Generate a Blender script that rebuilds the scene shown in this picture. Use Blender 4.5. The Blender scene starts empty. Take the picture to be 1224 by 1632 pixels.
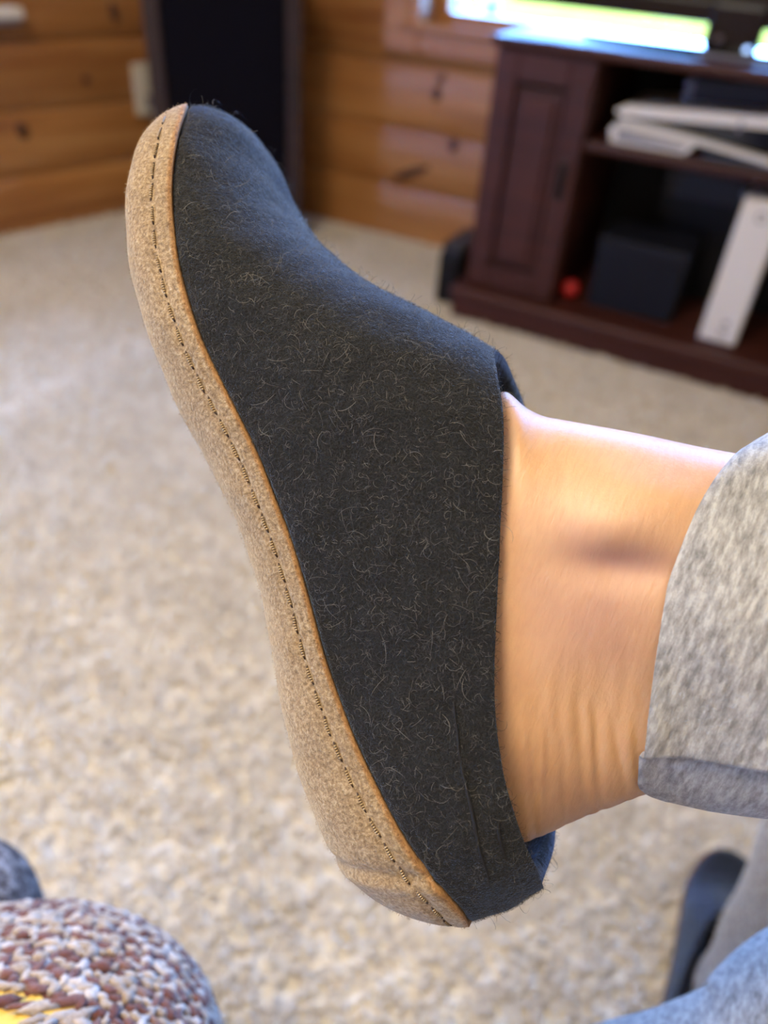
import bpy, bmesh, math, random
import numpy as np
from mathutils import Matrix, Vector
random.seed(7); rng = np.random.default_rng(7)
S = bpy.context.scene; COL = S.collection

# ------------------------------------------------------------------ camera
F_PX, CX, CY = 1226.0, 612.0, 816.0
RM = np.array([[0.8772225, 0.33805077, -0.34088467],
               [0.47542107, -0.51297245, 0.71472657],
               [0.06674943, -0.78903799, -0.61070743]])
CAM = np.array([0.0, 0.0, 0.9])
def c2w(p):                       # lens frame (x right, y down, z ahead) -> room
    return CAM + np.asarray(p, float) @ RM.T
cd = bpy.data.cameras.new('camera'); cam = bpy.data.objects.new('camera', cd); COL.objects.link(cam)
cd.sensor_fit = 'VERTICAL'; cd.sensor_height = 36; cd.lens = 36 * F_PX / 1632
cd.clip_start = 0.01
m = Matrix.Identity(4)
for r in range(3):
    m[r][0] = RM[r, 0]; m[r][1] = -RM[r, 1]; m[r][2] = -RM[r, 2]; m[r][3] = CAM[r]
cam.matrix_world = m
cd.dof.use_dof = True; cd.dof.focus_distance = 0.222; cd.dof.aperture_fstop = 6.2
S.camera = cam
# ------------------------------------------------------------------ exposure, world, lights
vs = S.view_settings
vs.view_transform = 'Standard'; vs.look = 'None'; vs.gamma = 1; vs.use_curve_mapping = False
vs.exposure = 0.08
W = bpy.data.worlds.new('sky'); S.world = W; W.use_nodes = True
wn = W.node_tree; bg = wn.nodes['Background']
bg.inputs[0].default_value = (0.16, 0.40, 1.0, 1); bg.inputs[1].default_value = 66.0
def area(name, loc, rot, sx, sy, power, col, portal=False, spread=180):
    l = bpy.data.lights.new(name, 'AREA'); l.shape = 'RECTANGLE'; l.size = sx; l.size_y = sy
    l.energy = power; l.color = col; l.spread = math.radians(spread)
    o = bpy.data.objects.new(name, l); COL.objects.link(o); o.location = loc; o.rotation_euler = rot
    if portal: l.cycles.is_portal = True
    return o
area('window_portal', (-0.2, 2.66, 1.35), (math.radians(-90), 0, 0), 1.9, 1.3, 1, (1, 1, 1), portal=True)
area('ceiling_light', (0.25, -0.85, 2.33), (0, 0, 0), 0.55, 0.55, 12, (1.0, 0.84, 0.60))
area('overhead_fill', (-0.8, -0.2, 2.34), (0, 0, 0), 0.7, 0.7, 52, (1.0, 0.85, 0.62))  # added fill without a known fixture, brightens the carpet
area('rear_fill', (-0.6, -2.0, 1.7), (math.radians(62), 0, math.radians(-6)), 1.5, 1.2, 4.2, (1.0, 0.83, 0.60))  # unseen fill added behind the camera for the near surfaces
sun = bpy.data.lights.new('sun', 'SUN'); sun.energy = 10; sun.angle = 0.01; sun.color = (1, 0.93, 0.8)
so = bpy.data.objects.new('sun', sun); COL.objects.link(so); so.rotation_euler = (math.radians(48), 0, math.radians(-20))

# ------------------------------------------------------------------ material helpers
def mat(name, base=(0.5, 0.5, 0.5), rough=0.6, **kw):
    M = bpy.data.materials.new(name); M.use_nodes = True
    b = M.node_tree.nodes['Principled BSDF']
    b.inputs['Base Color'].default_value = (*base, 1); b.inputs['Roughness'].default_value = rough
    for k, v in kw.items():
        k = k.replace('_', ' ').title() if k not in ('IOR',) else k
        b.inputs[k].default_value = (*v, 1) if isinstance(v, tuple) and len(v) == 3 and 'Color' in k or 'Tint' in k else v
    return M
def N(M, t, **kw):
    n = M.node_tree.nodes.new(t)
    for k, v in kw.items():
        if k in n.inputs: n.inputs[k].default_value = v
        else: setattr(n, k, v)
    return n
def lk(M, a, b): M.node_tree.links.new(a, b)
def bsdf(M): return M.node_tree.nodes['Principled BSDF']
def noise(M, scale, detail=4, rough=0.55, stretch=None, coord='Object', dist=0.0):
    tc = N(M, 'ShaderNodeTexCoord'); src = tc.outputs[coord]
    if stretch:
        mp = N(M, 'ShaderNodeMapping'); mp.inputs['Scale'].default_value = stretch
        lk(M, src, mp.inputs['Vector']); src = mp.outputs[0]
    n = N(M, 'ShaderNodeTexNoise', Scale=scale, Detail=detail, Roughness=rough, Distortion=dist)
    lk(M, src, n.inputs['Vector']); return n.outputs['Fac']
def ramp(M, fac, stops):
    r = N(M, 'ShaderNodeValToRGB'); e = r.color_ramp.elements
    while len(e) < len(stops): e.new(0.5)
    for x, (p, c) in zip(e, stops): x.position = p; x.color = (*c, 1)
    lk(M, fac, r.inputs[0]); return r.outputs[0]
def mixc(M, fac, a, b, mode='MIX'):
    n = N(M, 'ShaderNodeMix', data_type='RGBA', blend_type=mode)
    for s, v in ((n.inputs[0], fac), (n.inputs[6], a), (n.inputs[7], b)):
        if isinstance(v, (int, float)): s.default_value = v
        elif isinstance(v, tuple): s.default_value = (*v, 1)
        else: lk(M, v, s)
    return n.outputs[2]
def setcol(M, c): lk(M, c, bsdf(M).inputs['Base Color'])
def bump(M, h, strength=0.3, dist=0.001):
    b = N(M, 'ShaderNodeBump'); b.inputs['Strength'].default_value = strength; b.inputs['Distance'].default_value = dist
    last = bsdf(M).inputs['Normal']
    if last.is_linked: lk(M, last.links[0].from_socket, b.inputs['Normal'])
    lk(M, h, b.inputs['Height']); lk(M, b.outputs[0], last)

# ------------------------------------------------------------------ materials
def wood(name, dark, mid, light, rough=0.45, grain=14.0, varied=True):
    M = mat(name, mid, rough)
    f = noise(M, grain, 5, 0.6, (0.10, 1.0, 1.6), dist=0.6)
    c = ramp(M, f, [(0.28, dark), (0.52, mid), (0.78, light)])
    f2 = noise(M, 2.1, 2, 0.5, (0.35, 1, 1.4))
    c = mixc(M, 0.55, c, ramp(M, f2, [(0.3, (0.55, 0.5, 0.45)), (0.7, (1.15, 1.1, 1.0))]), 'MULTIPLY')
    if varied:
        oi = N(M, 'ShaderNodeObjectInfo')
        c = mixc(M, 1.0, c, ramp(M, oi.outputs['Random'], [(0, (0.86, 0.82, 0.8)), (1, (1.1, 1.08, 1.04))]), 'MULTIPLY')
    setcol(M, c); bump(M, f, 0.15, 0.001); return M
PINE = wood('pine', (0.27, 0.105, 0.03), (0.42, 0.195, 0.062), (0.54, 0.29, 0.11), 0.34)
TRIM = wood('pine_trim', (0.32, 0.13, 0.04), (0.46, 0.21, 0.07), (0.58, 0.30, 0.12), 0.33)
KNOT = mat('knot', (0.07, 0.022, 0.008), 0.5)
CHERRY = wood('cherry', (0.034, 0.009, 0.007), (0.060, 0.016, 0.011), (0.082, 0.024, 0.015), 0.5, 20); bsdf(CHERRY).inputs['Specular IOR Level'].default_value = 0.3
CHERRY_IN = mat('cherry_shadowed_board', (0.055, 0.014, 0.010), 0.5)
BLACKBOARD = mat('black_back_board', (0.004, 0.004, 0.006), 0.7)
BLACK = mat('black_plastic', (0.008, 0.008, 0.010), 0.35)
bsdf(BLACK).inputs['Specular IOR Level'].default_value = 0.2
BLACKGLOSS = mat('black_gloss', (0.004, 0.004, 0.006), 0.12)
DARKGREY = mat('dark_grey_plastic', (0.035, 0.034, 0.038), 0.45)
GREYP = mat('grey_plastic', (0.22, 0.21, 0.23), 0.5)
WHITEP = mat('white_plastic', (0.74, 0.70, 0.63), 0.4)
IVORY = mat('ivory_plastic', (0.62, 0.57, 0.45), 0.4)
REDP = mat('red_plastic', (0.45, 0.015, 0.015), 0.4)
BRONZE = mat('dark_bronze', (0.03, 0.025, 0.022), 0.4, metallic=0.8)
SILVER = mat('silver', (0.45, 0.42, 0.40), 0.35, metallic=0.9)
LOGO = mat('logo_grey', (0.42, 0.40, 0.42), 0.5)
MARK = mat('mark_grey', (0.20, 0.19, 0.18), 0.5)
LED = mat('led', (0.2, 0.4, 1.0), 0.5, emission_color=(0.45, 0.65, 1.0)); bsdf(LED).inputs['Emission Strength'].default_value = 2.5
BLUEGLEAM = mat('blue_gleam_tint', (0.10, 0.16, 0.30), 0.3)  # blue of a reflected gleam, given as surface colour
CLOTH = mat('grille_cloth', (0.004, 0.0035, 0.007), 0.95); bsdf(CLOTH).inputs['Specular IOR Level'].default_value = 0.1
_f = noise(CLOTH, 300, 2); bump(CLOTH, _f, 0.5, 0.001)
DARKWOOD = wood('dark_walnut', (0.018, 0.008, 0.007), (0.030, 0.013, 0.011), (0.042, 0.018, 0.014), 0.45, 20, False)
LAWN = mat('lawn', (0.20, 0.36, 0.06), 0.9)
setcol(LAWN, ramp(LAWN, noise(LAWN, 1.2, 5, 0.6), [(0.3, (0.085, 0.078, 0.010)), (0.55, (0.14, 0.10, 0.014)), (0.75, (0.19, 0.12, 0.020))])); bsdf(LAWN).inputs['Specular IOR Level'].default_value = 0.0
LEAF = mat('leaves', (0.03, 0.075, 0.04), 0.8)
GLASS = mat('window_glass', (1, 1, 1), 0.0, IOR=1.45); bsdf(GLASS).inputs['Transmission Weight'].default_value = 1.0
# clear pane that lets daylight through
_n = GLASS.node_tree; _t = _n.nodes.new('ShaderNodeBsdfTransparent'); _g = _n.nodes.new('ShaderNodeBsdfGlossy'); _g.inputs['Roughness'].default_value = 0.02
_mx = _n.nodes.new('ShaderNodeMixShader'); _fr = _n.nodes.new('ShaderNodeFresnel')
_n.links.new(_fr.outputs[0], _mx.inputs[0]); _n.links.new(_t.outputs[0], _mx.inputs[1]); _n.links.new(_g.outputs[0], _mx.inputs[2])
_n.links.new(_mx.outputs[0], _n.nodes['Material Output'].inputs[0])

CARPET = mat('cream_carpet', (0.66, 0.60, 0.52), 0.95, sheen_weight=0.25)
_a = noise(CARPET, 38, 5, 0.65); _b = noise(CARPET, 170, 3, 0.6); _c = noise(CARPET, 6, 3, 0.5)
_k = ramp(CARPET, _a, [(0.30, (0.60, 0.52, 0.41)), (0.45, (0.74, 0.67, 0.57)), (0.60, (0.82, 0.77, 0.68))])
_k = mixc(CARPET, 0.5, _k, ramp(CARPET, _b, [(0.3, (0.72, 0.70, 0.66)), (0.7, (1.12, 1.12, 1.12))]), 'MULTIPLY')
_k = mixc(CARPET, 0.5, _k, ramp(CARPET, _c, [(0.35, (0.90, 0.87, 0.82)), (0.65, (1.06, 1.06, 1.06))]), 'MULTIPLY')
setcol(CARPET, _k); bump(CARPET, _b, 0.8, 0.004); bump(CARPET, _a, 0.6, 0.006)

FELT = mat('charcoal_felt', (0.020, 0.020, 0.021), 0.95, sheen_weight=0.60, sheen_roughness=0.2); bsdf(FELT).inputs['Sheen Tint'].default_value = (0.42, 0.60, 1.0, 1)  # blue of the window light is put into the sheen tint
_a = noise(FELT, 420, 4, 0.7); _b = noise(FELT, 1500, 3, 0.7); _c = noise(FELT, 60, 3, 0.6)
_k = ramp(FELT, _b, [(0.40, (0.0035, 0.0035, 0.0040)), (0.56, (0.008, 0.008, 0.008)), (0.70, (0.028, 0.027, 0.025))])
_k = mixc(FELT, 0.6, _k, ramp(FELT, _a, [(0.3, (0.55, 0.55, 0.55)), (0.7, (1.35, 1.35, 1.35))]), 'MULTIPLY')
_k = mixc(FELT, 0.5, _k, ramp(FELT, _c, [(0.35, (0.75, 0.75, 0.75)), (0.65, (1.25, 1.25, 1.25))]), 'MULTIPLY')
setcol(FELT, _k); bump(FELT, _b, 0.9, 0.0006); bump(FELT, _a, 0.7, 0.0010)
FIBRE = mat('wool_fibre', (0.16, 0.155, 0.145), 0.8, sheen_weight=0.15)
_oi = N(FIBRE, 'ShaderNodeAttribute', attribute_name='tone')
setcol(FIBRE, ramp(FIBRE, _oi.outputs['Fac'], [(0.0, (0.004, 0.004, 0.004)), (0.60, (0.011, 0.011, 0.011)), (0.88, (0.038, 0.036, 0.032)), (1.0, (0.16, 0.15, 0.13))]))
SUEDE = mat('tan_suede', (0.36, 0.24, 0.14), 0.9, sheen_weight=0.45, sheen_roughness=0.4)
bsdf(SUEDE).inputs['Sheen Tint'].default_value = (1.0, 0.92, 0.80, 1)
_a = noise(SUEDE, 900, 3, 0.7); _b = noise(SUEDE, 170, 4, 0.65); _c = noise(SUEDE, 28, 3, 0.55)
_k = ramp(SUEDE, _a, [(0.32, (0.16, 0.100, 0.047)), (0.52, (0.32, 0.222, 0.118)), (0.70, (0.50, 0.38, 0.225))])
_k = mixc(SUEDE, 0.5, _k, ramp(SUEDE, _b, [(0.3, (0.72, 0.70, 0.68)), (0.7, (1.2, 1.2, 1.2))]), 'MULTIPLY')
_k = mixc(SUEDE, 0.5, _k, ramp(SUEDE, _c, [(0.35, (0.82, 0.80, 0.78)), (0.65, (1.14, 1.14, 1.14))]), 'MULTIPLY')
_ed = N(SUEDE, 'ShaderNodeAttribute', attribute_name='edge'); _k = mixc(SUEDE, ramp(SUEDE, _ed.outputs['Fac'], [(0.25, (0, 0, 0)), (0.8, (0.85, 0.85, 0.85))]), _k, mixc(SUEDE, 1.0, _k, (1.05, 0.72, 0.42), 'MULTIPLY'))
setcol(SUEDE, _k); bump(SUEDE, _a, 0.9, 0.0007); bump(SUEDE, _b, 0.5, 0.0008)
RAWEDGE = mat('raw_suede_edge', (0.42, 0.20, 0.055), 0.9)
_a = noise(RAWEDGE, 700, 3, 0.7); setcol(RAWEDGE, ramp(RAWEDGE, _a, [(0.3, (0.20, 0.09, 0.025)), (0.7, (0.40, 0.215, 0.075))])); bump(RAWEDGE, _a, 0.6, 0.0005)
NAP = mat('suede_nap', (0.45, 0.33, 0.20), 0.85)
THREAD = mat('gold_thread', (0.50, 0.38, 0.22), 0.32, metallic=0.25)
_w = N(THREAD, 'ShaderNodeTexWave', Scale=420.0, Distortion=0.5); _tc = N(THREAD, 'ShaderNodeTexCoord'); lk(THREAD, _tc.outputs['Object'], _w.inputs['Vector'])
setcol(THREAD, ramp(THREAD, _w.outputs['Fac'], [(0.2, (0.15, 0.10, 0.055)), (0.8, (0.50, 0.37, 0.20))])); bump(THREAD, _w.outputs['Fac'], 0.8, 0.0004)
THREADDARK = mat('thread_end', (0.045, 0.025, 0.016), 0.8)
SEAMTHREAD = mat('black_seam', (0.004, 0.004, 0.005), 0.8)
SKIN = mat('skin', (0.66, 0.40, 0.26), 0.48, subsurface_weight=0.25, subsurface_scale=0.006)
bsdf(SKIN).inputs['Subsurface Radius'].default_value = (1.0, 0.4, 0.22)
_a = noise(SKIN, 22, 4, 0.55); _b = noise(SKIN, 900, 3, 0.6, (1, 1, 1)); _c = noise(SKIN, 260, 4, 0.6, (3.0, 0.6, 0.6), dist=0.4); _d = noise(SKIN, 9, 2, 0.5)
_k = ramp(SKIN, _a, [(0.32, (0.455, 0.25, 0.14)), (0.5, (0.54, 0.312, 0.163)), (0.68, (0.595, 0.352, 0.176))])
_k = mixc(SKIN, 0.5, _k, ramp(SKIN, _c, [(0.35, (0.90, 0.88, 0.86)), (0.6, (1.04, 1.03, 1.02))]), 'MULTIPLY')
_at = N(SKIN, 'ShaderNodeAttribute', attribute_name='flush_shade')
_k = mixc(SKIN, _at.outputs['Fac'], _k, (0.43, 0.235, 0.19))  # mixes in the painted crease shade along with the flush
setcol(SKIN, _k); bump(SKIN, _b, 0.25, 0.0003); bump(SKIN, _c, 0.35, 0.0006)
JERSEY = mat('heather_grey_jersey', (0.36, 0.355, 0.34), 0.9, sheen_weight=0.25)
_a = noise(JERSEY, 340, 4, 0.7, (1.6, 0.45, 0.45)); _b = noise(JERSEY, 45, 3, 0.6, (1.6, 0.5, 0.5)); _c = noise(JERSEY, 1300, 2, 0.6)
_k = ramp(JERSEY, _a, [(0.34, (0.155, 0.148, 0.134)), (0.50, (0.285, 0.274, 0.246)), (0.64, (0.43, 0.415, 0.372))])
_k = mixc(JERSEY, 0.5, _k, ramp(JERSEY, _b, [(0.3, (0.80, 0.80, 0.80)), (0.7, (1.15, 1.15, 1.15))]), 'MULTIPLY')
setcol(JERSEY, _k); bump(JERSEY, _c, 0.5, 0.0004); bump(JERSEY, _a, 0.5, 0.0006)
WEAVEBASE = mat('woven_cover', (0.16, 0.06, 0.045), 0.95)
_a = noise(WEAVEBASE, 220, 3, 0.6); setcol(WEAVEBASE, ramp(WEAVEBASE, _a, [(0.35, (0.085, 0.028, 0.022)), (0.6, (0.20, 0.075, 0.055)), (0.75, (0.36, 0.24, 0.19))])); bump(WEAVEBASE, _a, 0.8, 0.002)
FOAM = mat('yellow_foam', (0.75, 0.50, 0.10), 0.9)
_a = noise(FOAM, 300, 3, 0.6); bump(FOAM, _a, 0.6, 0.001)
YARN = mat('tweed_yarn', (0.5, 0.4, 0.33), 0.95, sheen_weight=0.3)
_at = N(YARN, 'ShaderNodeAttribute', attribute_name='tone')
_k = ramp(YARN, _at.outputs['Fac'], [(0.0, (0.13, 0.04, 0.03)), (0.40, (0.22, 0.09, 0.07)), (0.46, (0.40, 0.30, 0.22)), (0.75, (0.50, 0.395, 0.31)), (1.0, (0.66, 0.56, 0.48))])
_b = noise(YARN, 700, 3, 0.7); _k = mixc(YARN, 0.7, _k, ramp(YARN, _b, [(0.3, (0.6, 0.58, 0.55)), (0.7, (1.2, 1.2, 1.2))]), 'MULTIPLY')
setcol(YARN, _k); bump(YARN, _b, 0.9, 0.001)
GREYWEAVE = mat('grey_tweed', (0.2, 0.17, 0.17), 0.95)
_a = noise(GREYWEAVE, 120, 4, 0.75); setcol(GREYWEAVE, ramp(GREYWEAVE, _a, [(0.40, (0.035, 0.026, 0.024)), (0.52, (0.13, 0.105, 0.095)), (0.63, (0.36, 0.31, 0.28))])); bump(GREYWEAVE, _a, 1.0, 0.003)
PLAIN = mat('painted_ceiling', (0.70, 0.62, 0.50), 0.9)

# ------------------------------------------------------------------ object helpers
def link(o, parent=None, **props):
    COL.objects.link(o)
    if parent: o.parent = parent
    for k, v in props.items():
        if v is not None: o[k] = v
    return o
def empty(name, loc=(0, 0, 0), label=None, category=None, group=None, kind=None, rot=(0, 0, 0)):
    o = bpy.data.objects.new(name, None); o.empty_display_size = 0.05; o.location = loc; o.rotation_euler = rot
    return link(o, None, label=label, category=category, group=group, kind=kind)
def mesh(name, v, f, mats, parent=None, smooth=True, mi=None, **props):
    me = bpy.data.meshes.new(name); me.from_pydata([tuple(map(float, x)) for x in v], [], [tuple(map(int, x)) for x in f])
    for M in (mats if isinstance(mats, (list, tuple)) else [mats]): me.materials.append(M)
    if mi is not None: me.polygons.foreach_set('material_index', np.asarray(mi, np.int32))
    if smooth: me.polygons.foreach_set('use_smooth', np.ones(len(me.polygons), bool))
    me.update(); return link(bpy.data.objects.new(name, me), parent, **props)
def fastmesh(name, v, f, mats, parent=None, attr=None, **props):     # all faces the same size
    v = np.asarray(v, np.float32); f = np.asarray(f, np.int32); me = bpy.data.meshes.new(name); k = f.shape[1]
    me.vertices.add(len(v)); me.vertices.foreach_set('co', v.ravel())
    me.loops.add(f.size); me.loops.foreach_set('vertex_index', f.ravel())
    me.polygons.add(len(f)); me.polygons.foreach_set('loop_start', np.arange(0, f.size, k, dtype=np.int32))
    me.polygons.foreach_set('use_smooth', np.ones(len(f), bool))
    for M in (mats if isinstance(mats, (list, tuple)) else [mats]): me.materials.append(M)
    if attr:
        for an, av in attr.items():
            a = me.attributes.new(an, 'FLOAT', 'POINT'); a.data.foreach_set('value', np.asarray(av, np.float32))
    me.update(calc_edges=True); me.validate(); return link(bpy.data.objects.new(name, me), parent, **props)
def bm_obj(name, bm, M, parent=None, smooth=False, **props):
    me = bpy.data.meshes.new(name); bm.to_mesh(me); bm.free(); me.materials.append(M)
    if smooth: me.polygons.foreach_set('use_smooth', np.ones(len(me.polygons), bool))
    return link(bpy.data.objects.new(name, me), parent, **props)
def box(name, lo, hi, M, parent=None, bev=0.003, seg=2, rot=None, **props):
    lo = Vector(lo); hi = Vector(hi); bm = bmesh.new(); bmesh.ops.create_cube(bm, size=1)
    d = hi - lo; c = (hi + lo) / 2
    for v in bm.verts: v.co = Vector((v.co.x * d.x, v.co.y * d.y, v.co.z * d.z))
    if bev: bmesh.ops.bevel(bm, geom=bm.edges[:], offset=min(bev, min(d) * 0.49), segments=seg, profile=0.5, affect='EDGES')
    if rot is not None:
        for v in bm.verts: v.co = rot @ v.co
    for v in bm.verts: v.co += c
    return bm_obj(name, bm, M, parent, **props)
def cyl(name, p0, p1, r, M, parent=None, n=20, bev=0.0, r2=None, **props):
    p0 = Vector(p0); p1 = Vector(p1); d = p1 - p0; bm = bmesh.new()
    bmesh.ops.create_cone(bm, cap_ends=True, segments=n, radius1=r, radius2=r if r2 is None else r2, depth=d.length)
    if bev: bmesh.ops.bevel(bm, geom=[e for e in bm.edges if len(e.link_faces) == 2 and e.calc_face_angle(0) > 0.8], offset=bev, segments=2, affect='EDGES')
    q = Vector((0, 0, 1)).rotation_difference(d.normalized()).to_matrix()
    for v in bm.verts: v.co = q @ v.co + (p0 + p1) / 2
    return bm_obj(name, bm, M, parent, smooth=n > 12, **props)
def extrude_profile(name, prof, x0, x1, M, parent=None, smooth=False, **props):   # prof: (y, z) closed
    n = len(prof); v = [(x0, y, z) for y, z in prof] + [(x1, y, z) for y, z in prof]
    f = [(i, (i + 1) % n, n + (i + 1) % n, n + i) for i in range(n)] + [tuple(range(n))[::-1], tuple(range(n, 2 * n))]
    return mesh(name, v, f, M, parent, smooth, **props)
def sweep(points, radii, n=24, squash=None, up=(0, 0, 1), caps=True):
    P = np.asarray(points, float); T = np.gradient(P, axis=0); T /= np.linalg.norm(T, axis=1)[:, None]
    up = np.asarray(up, float); v = []; f = []; k = len(P)
    for i in range(k):
        a = np.cross(up, T[i]); a /= np.linalg.norm(a); b = np.cross(T[i], a)
        for j in range(n):
            t = 2 * math.pi * j / n; s = 1 if squash is None else squash
            v.append(P[i] + radii[i] * (math.cos(t) * a * s + math.sin(t) * b))
    for i in range(k - 1):
        for j in range(n): f.append((i * n + j, i * n + (j + 1) % n, (i + 1) * n + (j + 1) % n, (i + 1) * n + j))
    if caps: f.append(tuple(range(n))[::-1]); f.append(tuple(range((k - 1) * n, k * n)))
    return v, f
def catmull(pts, per=8):
    P = np.asarray(pts, float); P = np.vstack([2 * P[0] - P[1], P, 2 * P[-1] - P[-2]]); out = []
    for i in range(1, len(P) - 2):
        for t in np.linspace(0, 1, per, endpoint=False):
            a, b, c, d = P[i - 1:i + 3]
            out.append(0.5 * (2 * b + (c - a) * t + (2 * a - 5 * b + 4 * c - d) * t * t + (3 * b - 3 * c + d - a) * t ** 3))
    out.append(P[-2]); return np.array(out)

# ================================================================== ROOM
YW = 2.5                                     # inner face of the window wall
LA = Vector((-2.24, 1.65, 0)); LD = (Vector((-2.08, 2.28, 0)) - LA).normalized()
LANG = math.atan2(LD.y, LD.x)                # the left wall stands at an obtuse corner
CORNER = LA + LD * ((YW - LA.y) / LD.y)
Z0, ZS = -0.017, 0.185
# carpet
nx, ny = 340, 300; gx = np.linspace(-3.2, 2.2, nx); gy = np.linspace(-2.2, 2.56, ny)
X, Y = np.meshgrid(gx, gy); Zc = (rng.random(X.shape) - 0.5)
for _ in range(1): Zc = (Zc + np.roll(Zc, 1, 0) + np.roll(Zc, 1, 1) + np.roll(np.roll(Zc, 1, 0), 1, 1)) / 4
Zc = Zc * 0.011 - 0.003
ii = np.arange(nx * ny).reshape(ny, nx)
fl = fastmesh('floor', np.stack([X.ravel(), Y.ravel(), Zc.ravel()], 1), np.stack([ii[:-1, :-1], ii[:-1, 1:], ii[1:, 1:], ii[1:, :-1]], -1).reshape(-1, 4), CARPET, kind='structure', label='cream shaggy carpet covering the whole floor')
# tufts of pile
nt = 42000
nf = 60000; tx = np.concatenate([rng.uniform(-1.3, 0.45, nt), rng.uniform(-2.4, 1.4, nf)]); ty = np.concatenate([rng.uniform(0.12, 1.6, nt), rng.uniform(0.0, 2.45, nf)]); nt += nf
th = rng.uniform(0.006, 0.012, nt); tr = rng.uniform(0.0022, 0.0045, nt); la = rng.uniform(-0.006, 0.006, (nt, 2)); rot = rng.uniform(0, 6.28, nt)
V = np.zeros((nt, 7, 3))
for j in range(3):
    a = rot + j * 2.0944
    V[:, j] = np.stack([tx + np.cos(a) * tr, ty + np.sin(a) * tr, np.full(nt, -0.003)], 1)
    V[:, 3 + j] = np.stack([tx + la[:, 0] * 0.6 + np.cos(a) * tr * 0.95, ty + la[:, 1] * 0.6 + np.sin(a) * tr * 0.95, th * 0.65], 1)
V[:, 6] = np.stack([tx + la[:, 0], ty + la[:, 1], th], 1)
base = (np.arange(nt) * 7)[:, None, None]
tri = np.array([[0, 1, 4], [0, 4, 3], [1, 2, 5], [1, 5, 4], [2, 0, 3], [2, 3, 5], [3, 4, 6], [4, 5, 6], [5, 3, 6]])[None]
PILE = CARPET
fastmesh('carpet_pile', V.reshape(-1, 3), (base + tri).reshape(-1, 3), PILE, fl, kind='stuff')

def plank_profile(z, h=ZS, d=0.016):          # rounded log-siding face with a V joint; y toward the room is negative
    g = 0.004
    return [(0.03, z), (0.006, z), (-d * 0.35, z + g), (-d * 0.75, z + h * 0.14), (-d, z + h * 0.36), (-d, z + h * 0.62), (-d * 0.75, z + h * 0.86), (-d * 0.35, z + h - g), (0.006, z + h), (0.03, z + h)]
wall_back = empty('wall_back', (0, 0, 0), 'pine plank wall with the window, behind the TV stand', None, None, 'structure')
WX0, WX1, WZ0, WZ1 = -1.205, 0.75, 0.645, 1.95     # clear opening of the window
planks = {}
for k in range(13):
    z = Z0 + ZS * k; runs = [(CORNER.x + 0.01, 2.25)]
    if z + ZS > WZ0 - 0.02 and z < WZ1 - 0.02: runs = [(CORNER.x + 0.01, WX0 - 0.045), (WX1 + 0.045, 2.25)]
    if k == 3:
        p = extrude_profile('plank', [(0.03, z), (0.006, z), (-0.006, z + 0.004), (-0.013, z + 0.03), (-0.015, z + 0.06), (0.03, z + 0.06)], 0, WX1 - WX0 + 0.09, PINE, wall_back); p.location = (WX0 - 0.045, YW + 0.012, 0)
    for x0, x1 in runs:
        p = extrude_profile('plank', plank_profile(z), 0, x1 - x0, PINE, wall_back); p.location = (x0, YW + 0.012, 0)
        planks.setdefault(k, p)
def knot(parent, x, z, rx, rz, ang=0.0, d=0.018):
    n = 14; v = [(0, -0.0025, 0)] + [(rx * math.cos(t) * math.cos(ang) - rz * math.sin(t) * math.sin(ang), 0.0, rx * math.cos(t) * math.sin(ang) + rz * math.sin(t) * math.cos(ang)) for t in np.linspace(0, 2 * math.pi, n, endpoint=False)]
    v += [(a, 0.02, b) for a, _, b in v[1:]]
    f = [(0, 1 + i, 1 + (i + 1) % n) for i in range(n)] + [(1 + i, 1 + n + i, 1 + n + (i + 1) % n, 1 + (i + 1) % n) for i in range(n)]
    o = mesh('knot', v, f, KNOT, parent, label='dark knot in the plank'); o.location = (x - parent.location.x, -d, z); return o
knot(planks[2], -1.13, 0.468, 0.016, 0.022); knot(planks[1], -1.055, 0.330, 0.016, 0.02); knot(planks[1], -1.195, 0.222, 0.070, 0.014, 0.42); knot(planks[2], -1.12, 0.512, 0.012, 0.013)
# sun-facing window: casing, reveal, sash, pane
win = empty('window_1', (0, YW, 0), 'wooden framed window behind the television', None, None, 'structure')
def wbox(name, lo, hi, M=TRIM, par=win, bev=0.006, **k): return box(name, (lo[0], lo[1] - YW, lo[2]), (hi[0], hi[1] - YW, hi[2]), M, par, bev, **k)
CW = 0.115
wbox('casing', (WX0 - CW, YW - 0.030, WZ0 - 0.075), (WX0 + 0.004, YW + 0.002, WZ1 + 0.1))
wbox('casing', (WX1 - 0.004, YW - 0.030, WZ0 - 0.075), (WX1 + CW, YW + 0.002, WZ1 + 0.1))
wbox('casing', (WX0 + 0.004, YW - 0.029, WZ0 - 0.075), (WX1 - 0.004, YW + 0.002, WZ0 + 0.002))
wbox('casing', (WX0 + 0.004, YW - 0.029, WZ1), (WX1 - 0.004, YW + 0.002, WZ1 + 0.1))
wbox('inner_bead', (WX0 - 0.062, YW - 0.044, WZ0 - 0.008), (WX0 - 0.030, YW - 0.028, WZ1 + 0.05), bev=0.008)
wbox('inner_bead', (WX0 - 0.030, YW - 0.044, WZ0 - 0.014), (WX1 + 0.03, YW - 0.028, WZ0 + 0.012), bev=0.008)
wbox('sill', (WX0 - 0.01, YW - 0.004, WZ0 - 0.05), (WX1 + 0.01, YW + 0.15, WZ0), bev=0.004)
wbox('jamb', (WX0 - 0.05, YW + 0.0, WZ0), (WX0, YW + 0.15, WZ1)); wbox('jamb', (WX1, YW, WZ0), (WX1 + 0.05, YW + 0.15, WZ1)); wbox('jamb', (WX0, YW, WZ1), (WX1, YW + 0.15, WZ1 + 0.05))
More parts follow.
